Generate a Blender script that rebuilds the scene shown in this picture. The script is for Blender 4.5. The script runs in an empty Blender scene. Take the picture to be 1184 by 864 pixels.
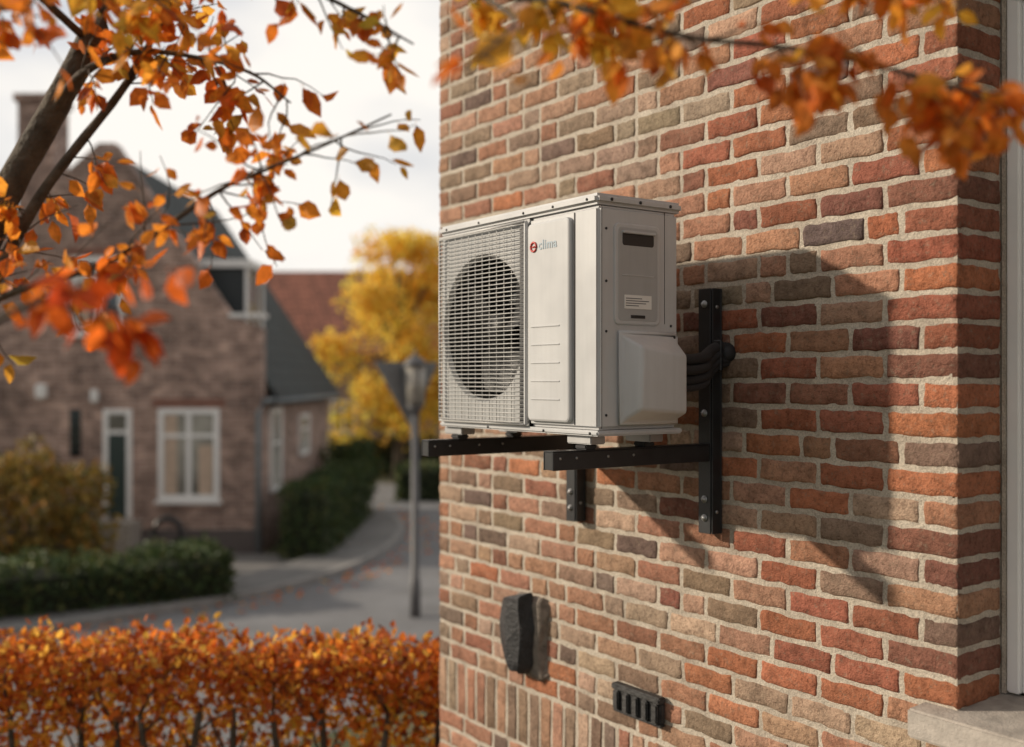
import bpy, bmesh, math, random
import numpy as np
from mathutils import Vector, Matrix
random.seed(7); rng=np.random.default_rng(7)
S=bpy.context.scene
S.view_settings.view_transform='Standard'; S.view_settings.look='None'; S.view_settings.exposure=0
COL=S.collection
HC=3.2
TH=math.atan2(-.8155,.5789)     # orientation of the near building

# ------------------------------------------------------------------ helpers
def empty(name,loc=(0,0,0),rz=0,parent=None):
    o=bpy.data.objects.new(name,None); COL.objects.link(o); o.location=loc; o.rotation_euler=(0,0,rz)
    o.empty_display_size=.2
    if parent: o.parent=parent
    return o
def meshobj(name,verts,faces,mat,parent=None,smooth=False):
    me=bpy.data.meshes.new(name); me.from_pydata([tuple(v) for v in verts],[],[tuple(f) for f in faces])
    if mat: me.materials.append(mat)
    if smooth: me.polygons.foreach_set('use_smooth',[True]*len(me.polygons))
    me.update()
    o=bpy.data.objects.new(name,me); COL.objects.link(o)
    if parent: o.parent=parent
    return o
def bm_obj(name,bm,mat,parent=None,smooth=False):
    me=bpy.data.meshes.new(name); bm.to_mesh(me); bm.free(); me.materials.append(mat)
    if smooth: me.polygons.foreach_set('use_smooth',[True]*len(me.polygons))
    o=bpy.data.objects.new(name,me); COL.objects.link(o)
    if parent: o.parent=parent
    return o
def bm_box(bm,a,b):
    a=Vector(a); b=Vector(b); c=(a+b)/2; d=b-a
    r=bmesh.ops.create_cube(bm,size=1,matrix=Matrix.Translation(c)@Matrix.Diagonal((abs(d.x),abs(d.y),abs(d.z),1)))
    return r['verts']
def box(name,a,b,mat,parent=None,bev=0,seg=2):
    return boxes(name,[(a,b)],mat,parent,bev,seg)
def boxes(name,lst,mat,parent=None,bev=0,seg=2):
    bm=bmesh.new()
    for a,b in lst: bm_box(bm,a,b)
    if bev: bmesh.ops.bevel(bm,geom=bm.edges[:],offset=bev,segments=seg,affect='EDGES')
    return bm_obj(name,bm,mat,parent)
def recalc(o):
    bm=bmesh.new(); bm.from_mesh(o.data); bmesh.ops.recalc_face_normals(bm,faces=bm.faces[:]); bm.to_mesh(o.data); bm.free(); return o
def smooth_path(pts,rad,n=6):
    P=[np.array(p,float) for p in pts]; out=[];ro=[]
    P=[2*P[0]-P[1]]+P+[2*P[-1]-P[-2]]; R=[rad[0]]+list(rad)+[rad[-1]]
    for i in range(1,len(P)-2):
        for k in range(n):
            t=k/n
            a,b,c,d=P[i-1:i+3]
            out.append(.5*((2*b)+(c-a)*t+(2*a-5*b+4*c-d)*t*t+(-a+3*b-3*c+d)*t**3)); ro.append(R[i]*(1-t)+R[i+1]*t)
    out.append(P[-2]); ro.append(R[-2]); return out,ro
class Tubes:
    def __init__(s): s.v=[];s.f=[]
    def add(s,pts,rad,k=8,cap=True,wob=0):
        n=len(pts); base=len(s.v)
        pts=[Vector(p) for p in pts]
        up=Vector((0.13,.2,1)).normalized()
        for i,p in enumerate(pts):
            t=(pts[min(i+1,n-1)]-pts[max(i-1,0)])
            if t.length<1e-9: t=Vector((0,0,1))
            t.normalize()
            up2=Vector((1,0,0)) if abs(t.dot(up))>.95 else up
            a=t.cross(up2).normalized(); b=t.cross(a)
            r=rad[i] if hasattr(rad,'__len__') else rad
            for j in range(k):
                th=2*math.pi*j/k; rr=r*(1+random.uniform(-wob,wob))
                s.v.append(p+a*math.cos(th)*rr+b*math.sin(th)*rr)
        for i in range(n-1):
            for j in range(k):
                q=base+i*k; s.f.append((q+j,q+(j+1)%k,q+k+(j+1)%k,q+k+j))
        if cap:
            s.f.append(tuple(base+j for j in range(k))[::-1]); s.f.append(tuple(base+(n-1)*k+j for j in range(k)))
    def obj(s,name,mat,parent=None): return meshobj(name,s.v,s.f,mat,parent,smooth=True)

# ------------------------------------------------------------------ materials
def newmat(name):
    m=bpy.data.materials.new(name); m.use_nodes=True; nt=m.node_tree; nt.nodes.clear()
    out=nt.nodes.new('ShaderNodeOutputMaterial'); b=nt.nodes.new('ShaderNodeBsdfPrincipled')
    nt.links.new(b.outputs[0],out.inputs[0]); return m,nt,b,out
def N(nt,t,**k):
    n=nt.nodes.new(t)
    for a,v in k.items(): setattr(n,a,v)
    return n
def noise(nt,scale,detail=4,rough=.6,vec=None):
    n=nt.nodes.new('ShaderNodeTexNoise'); n.inputs['Scale'].default_value=scale; n.inputs['Detail'].default_value=detail
    n.inputs['Roughness'].default_value=rough
    if vec: nt.links.new(vec,n.inputs['Vector'])
    return n
def ramp(nt,src,stops):
    r=nt.nodes.new('ShaderNodeValToRGB'); e=r.color_ramp.elements
    while len(e)<len(stops): e.new(.5)
    for i,(p,c) in enumerate(stops):
        e[i].position=p; e[i].color=(*c,1) if hasattr(c,'__len__') else (c,c,c,1)
    nt.links.new(src,r.inputs[0]); return r
def mixc(nt,fac,a,b,mode='MIX'):
    m=nt.nodes.new('ShaderNodeMix'); m.data_type='RGBA'; m.blend_type=mode
    def setin(i,x):
        if isinstance(x,bpy.types.NodeSocket): nt.links.new(x,m.inputs[i])
        elif hasattr(x,'__len__'): m.inputs[i].default_value=(*x,1)
        else: m.inputs[i].default_value=x
    setin(0,fac); setin(6,a); setin(7,b); return m.outputs[2]
def bump(nt,b,h,strength=.3,dist=.01,prev=None):
    n=nt.nodes.new('ShaderNodeBump'); n.inputs['Strength'].default_value=strength; n.inputs['Distance'].default_value=dist
    nt.links.new(h,n.inputs['Height'])
    if prev: nt.links.new(prev,n.inputs['Normal'])
    nt.links.new(n.outputs[0],b.inputs['Normal']); return n.outputs[0]
def simple(name,c,rough=.5,metal=0,var=.12,vs=6,bs=0,bscale=80,bd=.002,spec=.5):
    m,nt,b,o=newmat(name); tc=N(nt,'ShaderNodeTexCoord')
    n=noise(nt,vs,3,.65,tc.outputs['Object'])
    r=ramp(nt,n.outputs[0],[(.3,tuple(x*(1-var) for x in c)),(.7,tuple(min(1,x*(1+var)) for x in c))])
    nt.links.new(r.outputs[0],b.inputs['Base Color']); b.inputs['Roughness'].default_value=rough; b.inputs['Metallic'].default_value=metal
    b.inputs['Specular IOR Level'].default_value=spec
    if bs:
        n2=noise(nt,bscale,3,.6,tc.outputs['Object']); bump(nt,b,n2.outputs[0],bs,bd)
    return m
def attr_color(nt,name='col'):
    a=nt.nodes.new('ShaderNodeAttribute'); a.attribute_name=name; return a.outputs['Color']

def mat_brick():
    m,nt,b,o=newmat('brick_clay'); tc=N(nt,'ShaderNodeTexCoord'); v=tc.outputs['Object']
    c=attr_color(nt)
    n1=noise(nt,22,4,.72,v); r1=ramp(nt,n1.outputs[0],[(.3,.62),(.5,.98),(.75,1.30)])
    c1=mixc(nt,1,c,r1.outputs[0],'MULTIPLY')
    n2=noise(nt,120,2,.7,v); r2=ramp(nt,n2.outputs[0],[(.52,0),(.66,.65)])
    dk=mixc(nt,1,c1,(.42,.36,.34),'MULTIPLY')
    c2=mixc(nt,r2.outputs[0],c1,dk)
    n3=noise(nt,60,3,.8,v); r3=ramp(nt,n3.outputs[0],[(.55,0),(.75,.42)])
    c3=mixc(nt,r3.outputs[0],c2,(.48,.38,.28))
    nt.links.new(c3,b.inputs['Base Color']); b.inputs['Roughness'].default_value=.93; b.inputs['Specular IOR Level'].default_value=.15
    nb=noise(nt,70,4,.8,v); bump(nt,b,nb.outputs[0],1,.011)
    return m
def mat_mortar():
    m,nt,b,o=newmat('mortar'); tc=N(nt,'ShaderNodeTexCoord'); v=tc.outputs['Object']
    n=noise(nt,7,4,.75,v); r=ramp(nt,n.outputs[0],[(.3,(.38,.32,.26)),(.55,(.56,.49,.40)),(.75,(.64,.57,.48))])
    n2=noise(nt,200,2,.7,v); r2=ramp(nt,n2.outputs[0],[(.35,.72),(.6,1.05)])
    nt.links.new(mixc(nt,1,r.outputs[0],r2.outputs[0],'MULTIPLY'),b.inputs['Base Color']); b.inputs['Roughness'].default_value=.95
    n3=noise(nt,80,4,.8,v); bump(nt,b,n3.outputs[0],1,.008); return m
def mat_farbrick():
    m,nt,b,o=newmat('old_brick'); tc=N(nt,'ShaderNodeTexCoord')
    sx=N(nt,'ShaderNodeSeparateXYZ'); nt.links.new(tc.outputs['Object'],sx.inputs[0])
    ad=N(nt,'ShaderNodeMath',operation='ADD'); nt.links.new(sx.outputs[0],ad.inputs[0]); nt.links.new(sx.outputs[1],ad.inputs[1])
    cb=N(nt,'ShaderNodeCombineXYZ'); nt.links.new(ad.outputs[0],cb.inputs[0]); nt.links.new(sx.outputs[2],cb.inputs[1])
    br=N(nt,'ShaderNodeTexBrick'); nt.links.new(cb.outputs[0],br.inputs['Vector'])
    br.inputs['Color1'].default_value=(.20,.105,.08,1); br.inputs['Color2'].default_value=(.46,.29,.225,1); br.inputs['Mortar'].default_value=(.46,.40,.35,1)
    br.inputs['Scale'].default_value=1; br.inputs['Brick Width'].default_value=.225; br.inputs['Row Height'].default_value=.078; br.inputs['Mortar Size'].default_value=.010
    br.inputs['Bias'].default_value=-.1
    n=noise(nt,1.3,3,.7,tc.outputs['Object']); r=ramp(nt,n.outputs[0],[(.3,.65),(.7,1.3)])
    n4=noise(nt,5,3,.7,tc.outputs['Object']); r4=ramp(nt,n4.outputs[0],[(.3,.65),(.7,1.35)])
    c=mixc(nt,1,br.outputs[0],r.outputs[0],'MULTIPLY'); c=mixc(nt,1,c,r4.outputs[0],'MULTIPLY')
    nt.links.new(c,b.inputs['Base Color']); b.inputs['Roughness'].default_value=.9
    bump(nt,b,br.outputs['Fac'],-.4,.01); return m
def mat_tiles(name,c,ax):
    m,nt,b,o=newmat(name); tc=N(nt,'ShaderNodeTexCoord')
    br=N(nt,'ShaderNodeTexBrick')
    sx=N(nt,'ShaderNodeSeparateXYZ'); nt.links.new(tc.outputs['Object'],sx.inputs[0])
    cb=N(nt,'ShaderNodeCombineXYZ'); nt.links.new(sx.outputs[ax],cb.inputs[0]); nt.links.new(sx.outputs[2],cb.inputs[1])
    nt.links.new(cb.outputs[0],br.inputs['Vector']); br.inputs['Scale'].default_value=1; br.inputs['Brick Width'].default_value=.25; br.inputs['Row Height'].default_value=.25
    br.inputs['Mortar Size'].default_value=.02
    br.inputs['Color1'].default_value=(*[x*.8 for x in c],1); br.inputs['Color2'].default_value=(*[x*1.25 for x in c],1); br.inputs['Mortar'].default_value=(*[x*.4 for x in c],1)
    n=noise(nt,2,3,.7,tc.outputs['Object']); r=ramp(nt,n.outputs[0],[(.3,.75),(.7,1.25)])
    nt.links.new(mixc(nt,1,br.outputs[0],r.outputs[0],'MULTIPLY'),b.inputs['Base Color']); b.inputs['Roughness'].default_value=.8
    bump(nt,b,br.outputs['Fac'],-.6,.03); return m
def mat_leaf(name,transl=.45,rough=.5,tex=True):
    m,nt,b,o=newmat(name); c=attr_color(nt)
    if tex:
        tc=N(nt,'ShaderNodeTexCoord'); n=noise(nt,55,2,.6,tc.outputs['Object']); r=ramp(nt,n.outputs[0],[(.3,.72),(.7,1.25)])
        c=mixc(nt,1,c,r.outputs[0],'MULTIPLY')
    nt.links.new(c,b.inputs['Base Color']); b.inputs['Roughness'].default_value=rough; b.inputs['Specular IOR Level'].default_value=.3
    t=N(nt,'ShaderNodeBsdfTranslucent'); nt.links.new(c,t.inputs[0]); mx=N(nt,'ShaderNodeMixShader'); mx.inputs[0].default_value=transl
    nt.links.new(b.outputs[0],mx.inputs[1]); nt.links.new(t.outputs[0],mx.inputs[2]); nt.links.new(mx.outputs[0],o.inputs[0]); return m
def mat_glass(name,c=(.03,.04,.05)):
    m,nt,b,o=newmat(name); tc=N(nt,'ShaderNodeTexCoord'); n=noise(nt,.9,2,.5,tc.outputs['Object'])
    r=ramp(nt,n.outputs[0],[(.35,tuple(x*.5 for x in c)),(.65,tuple(x*1.8 for x in c))]); nt.links.new(r.outputs[0],b.inputs['Base Color'])
    b.inputs['Roughness'].default_value=.05; b.inputs['Specular IOR Level'].default_value=.9; return m

M_brick=mat_brick(); M_mortar=mat_mortar(); M_far=mat_farbrick()
M_white=simple('white_paint',(.84,.83,.81),.4,var=.04)
M_glass=mat_glass('window_glass'); M_glass2=mat_glass('window_glass_curtain',(.28,.27,.24))
M_stone=simple('sill_stone',(.38,.34,.30),.85,var=.28,vs=12,bs=.7,bscale=120,bd=.004)
def mat_steel(name,c):
    m,nt,b,o=newmat(name); tc=N(nt,'ShaderNodeTexCoord'); v=tc.outputs['Object']
    n=noise(nt,3.5,4,.7,v); r=ramp(nt,n.outputs[0],[(.3,tuple(x*.94 for x in c)),(.7,tuple(x*1.04 for x in c))])
    mp=N(nt,'ShaderNodeMapping'); mp.inputs['Scale'].default_value=(45,45,2.5); nt.links.new(v,mp.inputs[0])
    n2=noise(nt,1,3,.7,mp.outputs[0]); r2=ramp(nt,n2.outputs[0],[(.3,.95),(.55,1.0)])
    nt.links.new(mixc(nt,1,r.outputs[0],r2.outputs[0],'MULTIPLY'),b.inputs['Base Color'])
    n3=noise(nt,7,2,.6,v); r3=ramp(nt,n3.outputs[0],[(.3,.28),(.7,.44)]); nt.links.new(r3.outputs[0],b.inputs['Roughness'])
    return m
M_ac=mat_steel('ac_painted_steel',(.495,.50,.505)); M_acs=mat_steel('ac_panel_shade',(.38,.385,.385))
M_dark=simple('ac_dark_plastic',(.018,.018,.019),.5,var=.2)
M_grille=simple('grille_wire',(.46,.455,.44),.4,var=.05)
M_black=simple('black_powdercoat',(.014,.015,.017),.42,var=.3,vs=15,bs=.15,bscale=300,bd=.001)
M_rubber=simple('black_rubber',(.02,.02,.022),.75,var=.3,bs=.3,bscale=200)
M_iron=simple('cast_iron',(.020,.020,.022),.6,var=.5,vs=25,bs=.8,bscale=70,bd=.006)
M_zinc=simple('zinc_metal',(.36,.36,.36),.45,metal=.7,var=.15)
M_label=simple('paper_label',(.72,.71,.68),.6,var=.03)
M_red=simple('logo_red',(.5,.05,.04),.5,var=.02)
M_blue=simple('logo_blue',(.30,.38,.44),.5,var=.02)
M_ltext=simple('label_ink',(.12,.12,.13),.6)
M_cond=simple('condenser_fins',(.04,.045,.05),.5,metal=.3,var=.3,vs=30)

# ------------------------------------------------------------------ world + sun
w=bpy.data.worlds.new("World"); S.world=w; w.use_nodes=True; nt=w.node_tree; nt.nodes.clear()
wo=nt.nodes.new('ShaderNodeOutputWorld'); bg=nt.nodes.new('ShaderNodeBackground'); nt.links.new(bg.outputs[0],wo.inputs[0])
sk=nt.nodes.new('ShaderNodeTexSky'); sk.sky_type='NISHITA'; sk.sun_disc=False
sd=Vector((.5789*.95+.8155,-.8155*.95+.5789,-.53)).normalized()   # travel direction of sunlight
elev=math.asin(-sd.z); az=math.atan2(-sd.x,-sd.y)
sk.sun_elevation=elev; sk.sun_rotation=az; sk.dust_density=2; sk.air_density=1
tc=nt.nodes.new('ShaderNodeTexCoord'); mp=nt.nodes.new('ShaderNodeMapping'); mp.inputs['Scale'].default_value=(1,1,2.4); nt.links.new(tc.outputs['Generated'],mp.inputs[0])
cn=noise(nt,2.0,4,.55,mp.outputs[0]); cr=ramp(nt,cn.outputs[0],[(.34,.6),(.56,1)])
cc=ramp(nt,cn.outputs[0],[(.36,(7.6,7.6,7.8)),(.58,(9.5,9.1,8.5))])
# cloud deck is brighter in the hazy part of the sky ahead, duller behind and overhead
sp=nt.nodes.new('ShaderNodeSeparateXYZ'); nt.links.new(tc.outputs['Generated'],sp.inputs[0])
gr=ramp(nt,sp.outputs[1],[(0.0,.72),(.25,1.0)])
g2=ramp(nt,sp.outputs[2],[(.35,1.0),(.9,.75)])
ccm=mixc(nt,1,mixc(nt,1,cc.outputs[0],gr.outputs[0],'MULTIPLY'),g2.outputs[0],'MULTIPLY')
bgc=mixc(nt,cr.outputs[0],sk.outputs[0],ccm); nt.links.new(bgc,bg.inputs[0]); bg.inputs[1].default_value=.108
sl=bpy.data.lights.new('sun','SUN'); sl.energy=4.4; sl.angle=math.radians(1.6); sl.color=(1,.87,.70)
so=bpy.data.objects.new('sun',sl); COL.objects.link(so); so.rotation_euler=sd.to_track_quat('-Z','Y').to_euler(); so.location=(-8,3,9)

# ------------------------------------------------------------------ camera
cd=bpy.data.cameras.new('camera'); cam=bpy.data.objects.new('camera',cd); COL.objects.link(cam); S.camera=cam
cam.location=(0,0,HC); cam.rotation_euler=(math.radians(90),0,0); cd.sensor_width=36; cd.lens=37.3; cd.shift_y=7/1184
cd.clip_start=.05; cd.clip_end=2000; cd.dof.use_dof=True; cd.dof.focus_distance=3.1; cd.dof.aperture_fstop=1.25

# ================================================================== NEAR BUILDING (local: x along wall, y into wall)
B=empty('brick_building',(0,0,0),TH)
YW=2.53; XL=-4.137; XJ=-1.571; XR=-.35; XE=1.6; ZT=5.9
ZS=HC-.84; ZH=4.58
YB=8.5; rec=.0030
core=[((XL+rec,YW+rec,0),(XJ-rec,YB-rec,ZT)), ((XR+rec,YW+rec,0),(XE-rec,YB-rec,ZT)),
      ((XJ-rec,YW+rec,0),(XR+rec,YB-rec,ZS-.1)), ((XJ-rec,YW+rec,ZH),(XR+rec,YB-rec,ZT)),
      ((XJ-rec,YW+.42,ZS-.1),(XR+rec,YB-rec,ZH))]
boxes('mortar_core',core,M_mortar,B)

PV=[];PF=[];PC=[]
def template(nx,nz):
    F=[]
    for j in range(nz-1):
        for i in range(nx-1): F.append((j*nx+i,j*nx+i+1,(j+1)*nx+i+1,(j+1)*nx+i))
    return np.array(F)
NX,NZ=13,8; TF=template(NX,NZ); vcount=0
pal=[((.42,.235,.155),3.6),((.44,.275,.19),3),((.38,.195,.125),2.8),((.27,.185,.13),2.6),((.32,.235,.17),2.3),((.46,.32,.235),1.8),((.30,.14,.095),1.5),((.20,.14,.115),1.1),((.43,.185,.10),1.2)]
redpal=[((.40,.155,.085),3),((.34,.125,.08),2.4),((.42,.22,.135),1.6),((.25,.11,.08),1.6),((.25,.17,.125),1.3),((.17,.125,.11),.5)]
def pick(p):
    c=random.choices([a for a,_ in p],[b for _,b in p])[0]; k=random.uniform(.84,1.14)
    return [x*k*random.uniform(.96,1.04) for x in c]
def patch(o,e1,e2,n,L,H,c):
    global vcount
    b=.0048
    s=np.array([0,0,b,.1*L,.22*L,.36*L,.5*L,.64*L,.78*L,.9*L,L-b,L,L]); t=np.array([0,0,b,.34*H,.66*H,H-b,H,H])
    Sg,Tg=np.meshgrid(s,t)
    D=rng.normal(0,.0011,Sg.shape)
    D[:, [1,-2]]=-.0042; D[[1,-2],:]=-.0042
    D[:, [0,-1]]=-.018; D[[0,-1],:]=-.018
    ph=rng.uniform(0,6,4)
    js=.0018*np.sin(Tg/H*5+ph[0])+rng.normal(0,.0011,D.shape); jt=.0018*np.sin(Sg*38+ph[1])+.0012*np.sin(Sg*95+ph[2])+rng.normal(0,.0012,D.shape)
    js[:,0]=js[:,1]; js[:,-1]=js[:,-2]; jt[0]=jt[1]; jt[-1]=jt[-2]
    for (a,bb,sa,sb) in ((1,1,1,1),(1,-2,-1,1),(-2,1,1,-1),(-2,-2,-1,-1)):
        if random.random()<.65:
            k=random.uniform(.001,.008)
            js[a,bb]+=sa*k; jt[a,bb]+=sb*k*.7; D[a,bb]-=k*.5
    tilt=rng.normal(0,.0013); pr=abs(rng.normal(0,.0010))
    D=D+pr+tilt*(Sg/L-.5)+rng.normal(0,.0007)*(Tg/H-.5)
    o=np.array(o);e1=np.array(e1);e2=np.array(e2);n=np.array(n)
    P=o+(Sg+js)[...,None]*e1+(Tg+jt)[...,None]*e2+D[...,None]*n
    PV.append(P.reshape(-1,3)); f=TF if np.dot(np.cross(e1,e2),n)>0 else TF[:,::-1]
    PF.append(f+vcount); vcount+=NX*NZ; PC.append(np.tile([*c,1.],(NX*NZ,1)))
RH=.078; BH=.0625; SB,HB=.2115,.099; G=.0145
solz0=HC-1.285
nrow=int(ZT/RH)
sol_row_top=int(solz0/RH)
def fill(x0,x1,z,redR=False,prevj=(),firstlen=None,jc=None):
    x=x1; js=[]; first=True
    while x-x0>.03:
        rem=x-x0
        if first and firstlen: L=firstlen
        else:
            L=random.choices([SB,HB],[.62,.38])[0]
            for tr in range(4):
                j=x-L-G/2
                if any(abs(j-q)<.04 for q in prevj): L=HB if L==SB else SB
                else: break
        if rem<L+.07:
            L=rem if rem<.26 else rem-HB-G
        redness=max(0,min(.7,(x+2.75)/1.0)) if redR else 0
        c=pick(redpal if random.random()<redness else pal)
        if first and jc is not None: c=jc
        patch((x-L,YW,z),(1,0,0),(0,0,1),(0,-1,0),L,BH,c)
        x-=L+G; js.append(x+G/2); first=False
    return js
pj=[];pj2=[]
for r in range(nrow):
    z=r*RH+.006
    inwin = (z+BH>ZS-.1+.003) and (z<ZH-.002)
    sold = sol_row_top-2<=r<=sol_row_top
    jc=pick(redpal)
    if inwin:
        fl=SB if r%2 else HB
        if r%2==0 and random.random()<.3: fl=.16
        pj=fill(XL,XJ,z,redR=True,prevj=pj,firstlen=fl,jc=jc)
        if z+BH<ZH-.01:
            patch((XJ,YW+.0035,z),(0,1,0),(0,0,1),(1,0,0),.198,BH,jc)
        pj2=fill(XR,XE,z,prevj=pj2)
        patch((XR,YW+.0035,z),(0,1,0),(0,0,1),(-1,0,0),.198,BH,pick(redpal))
    else:
        if sold:
            if r==sol_row_top-2:
                H3=RH*2+BH
                x=XL
                while x<-2.7:
                    patch((x,YW,z),(1,0,0),(0,0,1),(0,-1,0),BH,H3,pick(pal)); x+=BH+G
            pj=fill(-2.697,XE,z,prevj=pj)
        else:
            pj=fill(XL,XE,z,prevj=pj)
    yy=YW+.0035
    while yy<YB-.25:
        L=SB if (r+int(yy*7))%3 else HB
        patch((XL,yy,z),(0,1,0),(0,0,1),(-1,0,0),L,BH,pick(pal)); yy+=L+G
V=np.concatenate(PV);F=np.concatenate(PF);C=np.concatenate(PC)
me=bpy.data.meshes.new('bricks'); me.vertices.add(len(V)); me.vertices.foreach_set('co',V.ravel())
me.loops.add(F.size); me.loops.foreach_set('vertex_index',F.ravel().astype(np.int32)); me.polygons.add(len(F))
me.polygons.foreach_set('loop_start',np.arange(0,F.size,4,dtype=np.int32)); me.polygons.foreach_set('loop_total',np.full(len(F),4,np.int32))
me.update(); me.validate()
ca=me.color_attributes.new('col','FLOAT_COLOR','POINT'); ca.data.foreach_set('color',C.ravel())
me.polygons.foreach_set('use_smooth',[True]*len(me.polygons)); me.materials.append(M_brick)
o=bpy.data.objects.new('bricks',me); COL.objects.link(o); o.parent=B
box('lintel',(XJ+.003,YW+.02,ZH-.06),(XR-.003,YW+.40,ZH-.002),M_stone,B)
bm=bmesh.new(); vs=bm_box(bm,(XJ-.10,YW-.075,ZS-.098),(XR+.10,YW+.235,ZS-.006))
for v in vs:
    if v.co.z>ZS-.05 and v.co.y<YW: v.co.z-=.016
bmesh.ops.bevel(bm,geom=bm.edges[:],offset=.006,segments=2,affect='EDGES'); bm_obj('window_sill',bm,M_stone,B)
yf=YW+.205
fr=[((XJ+.014,yf,ZS),(XJ+.050,yf+.08,ZH-.07)),((XJ+.0505,yf+.012,ZS+.001),(XJ+.085,yf+.079,ZH-.071)),((XR-.085,yf,ZS),(XR-.012,yf+.08,ZH-.07)),
    ((XJ+.0855,yf+.014,ZS),(XR-.0855,yf+.078,ZS+.08)),((XJ+.0855,yf+.014,ZH-.15),(XR-.0855,yf+.078,ZH-.07))]
boxes('window_frame',fr,M_white,B,.004)
fr2=[((XJ+.095,yf+.03,ZS+.085),(XJ+.145,yf+.07,ZH-.155)),((XR-.145,yf+.03,ZS+.085),(XR-.095,yf+.07,ZH-.155)),
     ((XJ+.145,yf+.031,ZS+.085),(XR-.145,yf+.069,ZS+.14)),((XJ+.145,yf+.031,ZH-.21),(XR-.145,yf+.069,ZH-.155)),((-1.0,yf+.031,ZS+.14),(-.94,yf+.069,ZH-.21))]
boxes('window_sash',fr2,M_white,B,.004)
box('window_glass',(XJ+.1,yf+.05,ZS+.1),(XR-.1,yf+.056,ZH-.17),M_glass,B)
box('frame_mortar_joint',(XJ+.002,YW+.2035,ZS-.004),(XJ+.0125,yf+.07,ZH-.07),M_mortar,B)
M_roofn=mat_tiles('roof_tiles_dark',(.09,.075,.065),0)
rv=[(XL-.3,YW-.35,ZT+.0),(XE+.3,YW-.35,ZT),(XE+.3,(YW+YB)/2,ZT+3),(XL-.3,(YW+YB)/2,ZT+3),(XL-.3,YB+.35,ZT),(XE+.3,YB+.35,ZT)]
rv2=[(a,b,c+.12) for a,b,c in rv]
meshobj('roof',rv+rv2,[(3,2,1,0),(5,2,3,4),(6,7,8,9),(9,8,11,10),(0,1,7,6),(4,10,11,5),(0,6,9,3),(3,9,10,4),(1,2,8,7),(2,5,11,8)],M_roofn,B)
gy=(YW+YB)/2
meshobj('gable_fill',[(XL,YW,ZT),(XL,YB,ZT),(XL,gy,ZT+2.98),(XE,YW,ZT),(XE,YB,ZT),(XE,gy,ZT+2.98)],[(0,2,1),(3,4,5)],M_far,B)
T=Tubes(); T.add([(XL-.3,YW-.40,ZT+.02),(XE+.3,YW-.40,ZT+.02)],.06,12); T.obj('gutter',M_zinc,B)

# ================================================================== AIR CONDITIONER
A=empty('air_conditioner_outdoor_unit',(0,0,0),TH)
x0,x1=-3.164,-2.314; y0,y1=1.94,2.27; z0,z1=HC-.162,HC+.532
xg0,xg1=x0+.012,-2.655
cx=(xg0+xg1)/2-.004; cz=(z0+z1-.04)/2+.005; R=.243
bev=.010
boxes('cabinet_back',[((x0+.003,y0+.16,z0+.02),(x1-.02,y1,z1-.036))],M_ac,A,.006)
boxes('cabinet_right',[((-2.645,y0+.003,z0+.018),(x1,y1-.012,z1-.034))],M_ac,A,bev,3)
boxes('cabinet_left_wall',[((x0,y0+.006,z0+.018),(x0+.005,y0+.158,z1-.034))],M_ac,A,.002)
boxes('cabinet_roof_inner',[((x0+.013,y0+.009,z1-.05),(-2.647,y0+.158,z1-.0365))],M_ac,A)
boxes('base_pan',[((x0-.002,y0-.003,z0),(x1+.003,y1+.003,z0+.0165))],M_ac,A,.005)
boxes('lid',[((x0-.004,y0-.006,z1-.032),(x1+.004,y1+.004,z1))],M_ac,A,.010,3)
n=96; fx0,fx1,fz0,fz1=x0+.002,-2.6465,z0+.018,z1-.034; yp=y0+.006
vv=[];ff=[]
for i in range(n):
    th=2*math.pi*i/n; c,s=math.cos(th),math.sin(th)
    vv.append((cx+R*c,yp,cz+R*s))
    k=min(((fx1-cx) if c>0 else (fx0-cx))/c if abs(c)>1e-6 else 1e9, ((fz1-cz) if s>0 else (fz0-cz))/s if abs(s)>1e-6 else 1e9)
    vv.append((cx+k*c,yp,cz+k*s)); vv.append((cx+(R-.010)*c,yp+.014,cz+(R-.010)*s)); vv.append((cx+(R-.010)*c,yp+.15,cz+(R-.010)*s))
for i in range(n):
    a=i*4; b=((i+1)%n)*4
    ff+= [(a,a+1,b+1,b),(a,b,b+2,a+2)]
for (qx,qz) in [(fx0,fz0),(fx1,fz0),(fx1,fz1),(fx0,fz1)]:
    best=sorted(range(n),key=lambda i:(vv[i*4+1][0]-qx)**2+(vv[i*4+1][2]-qz)**2)[:2]
    vv.append((qx,yp,qz)); ff.append((best[0]*4+1,best[1]*4+1,len(vv)-1))
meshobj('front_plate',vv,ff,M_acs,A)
meshobj('fan_shroud',vv,[(i*4+2,((i+1)%n)*4+2,((i+1)%n)*4+3,i*4+3) for i in range(n)],M_dark,A,True)
boxes('condenser_coil',[((cx-R,y0+.150,cz-R),(cx+R,y0+.158,cz+R))]+[((cx-R,y0+.144,cz-R+.012*i),(cx+R,y0+.1495,cz-R+.012*i+.004)) for i in range(40)],M_cond,A)
bm=bmesh.new()
bmesh.ops.create_cone(bm,cap_ends=True,segments=32,radius1=.06,radius2=.05,depth=.06,matrix=Matrix.Translation((cx,y0+.085,cz))@Matrix.Rotation(math.radians(90),4,'X'))
for b in range(3):
    t0=b*2*math.pi/3+.5; g=[]
    for i in range(7):
        rr=.05+(R-.03-.05)*i/6; row=[]
        for j in range(7):
            a=t0+ (j/6-.5)*(1.35-.35*abs(i/6-.4)) + .35*i/6
            row.append(bm.verts.new((cx+rr*math.cos(a),y0+.085+ (j/6-.5)*.07,cz+rr*math.sin(a))))
        g.append(row)
    for i in range(6):
        for j in range(6): bm.faces.new((g[i][j],g[i+1][j],g[i+1][j+1],g[i][j+1]))
bm_obj('fan',bm,M_dark,A,True)
T=Tubes(); gz0,gz1=z0+.03,z1-.052; yg=y0-.022
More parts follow.
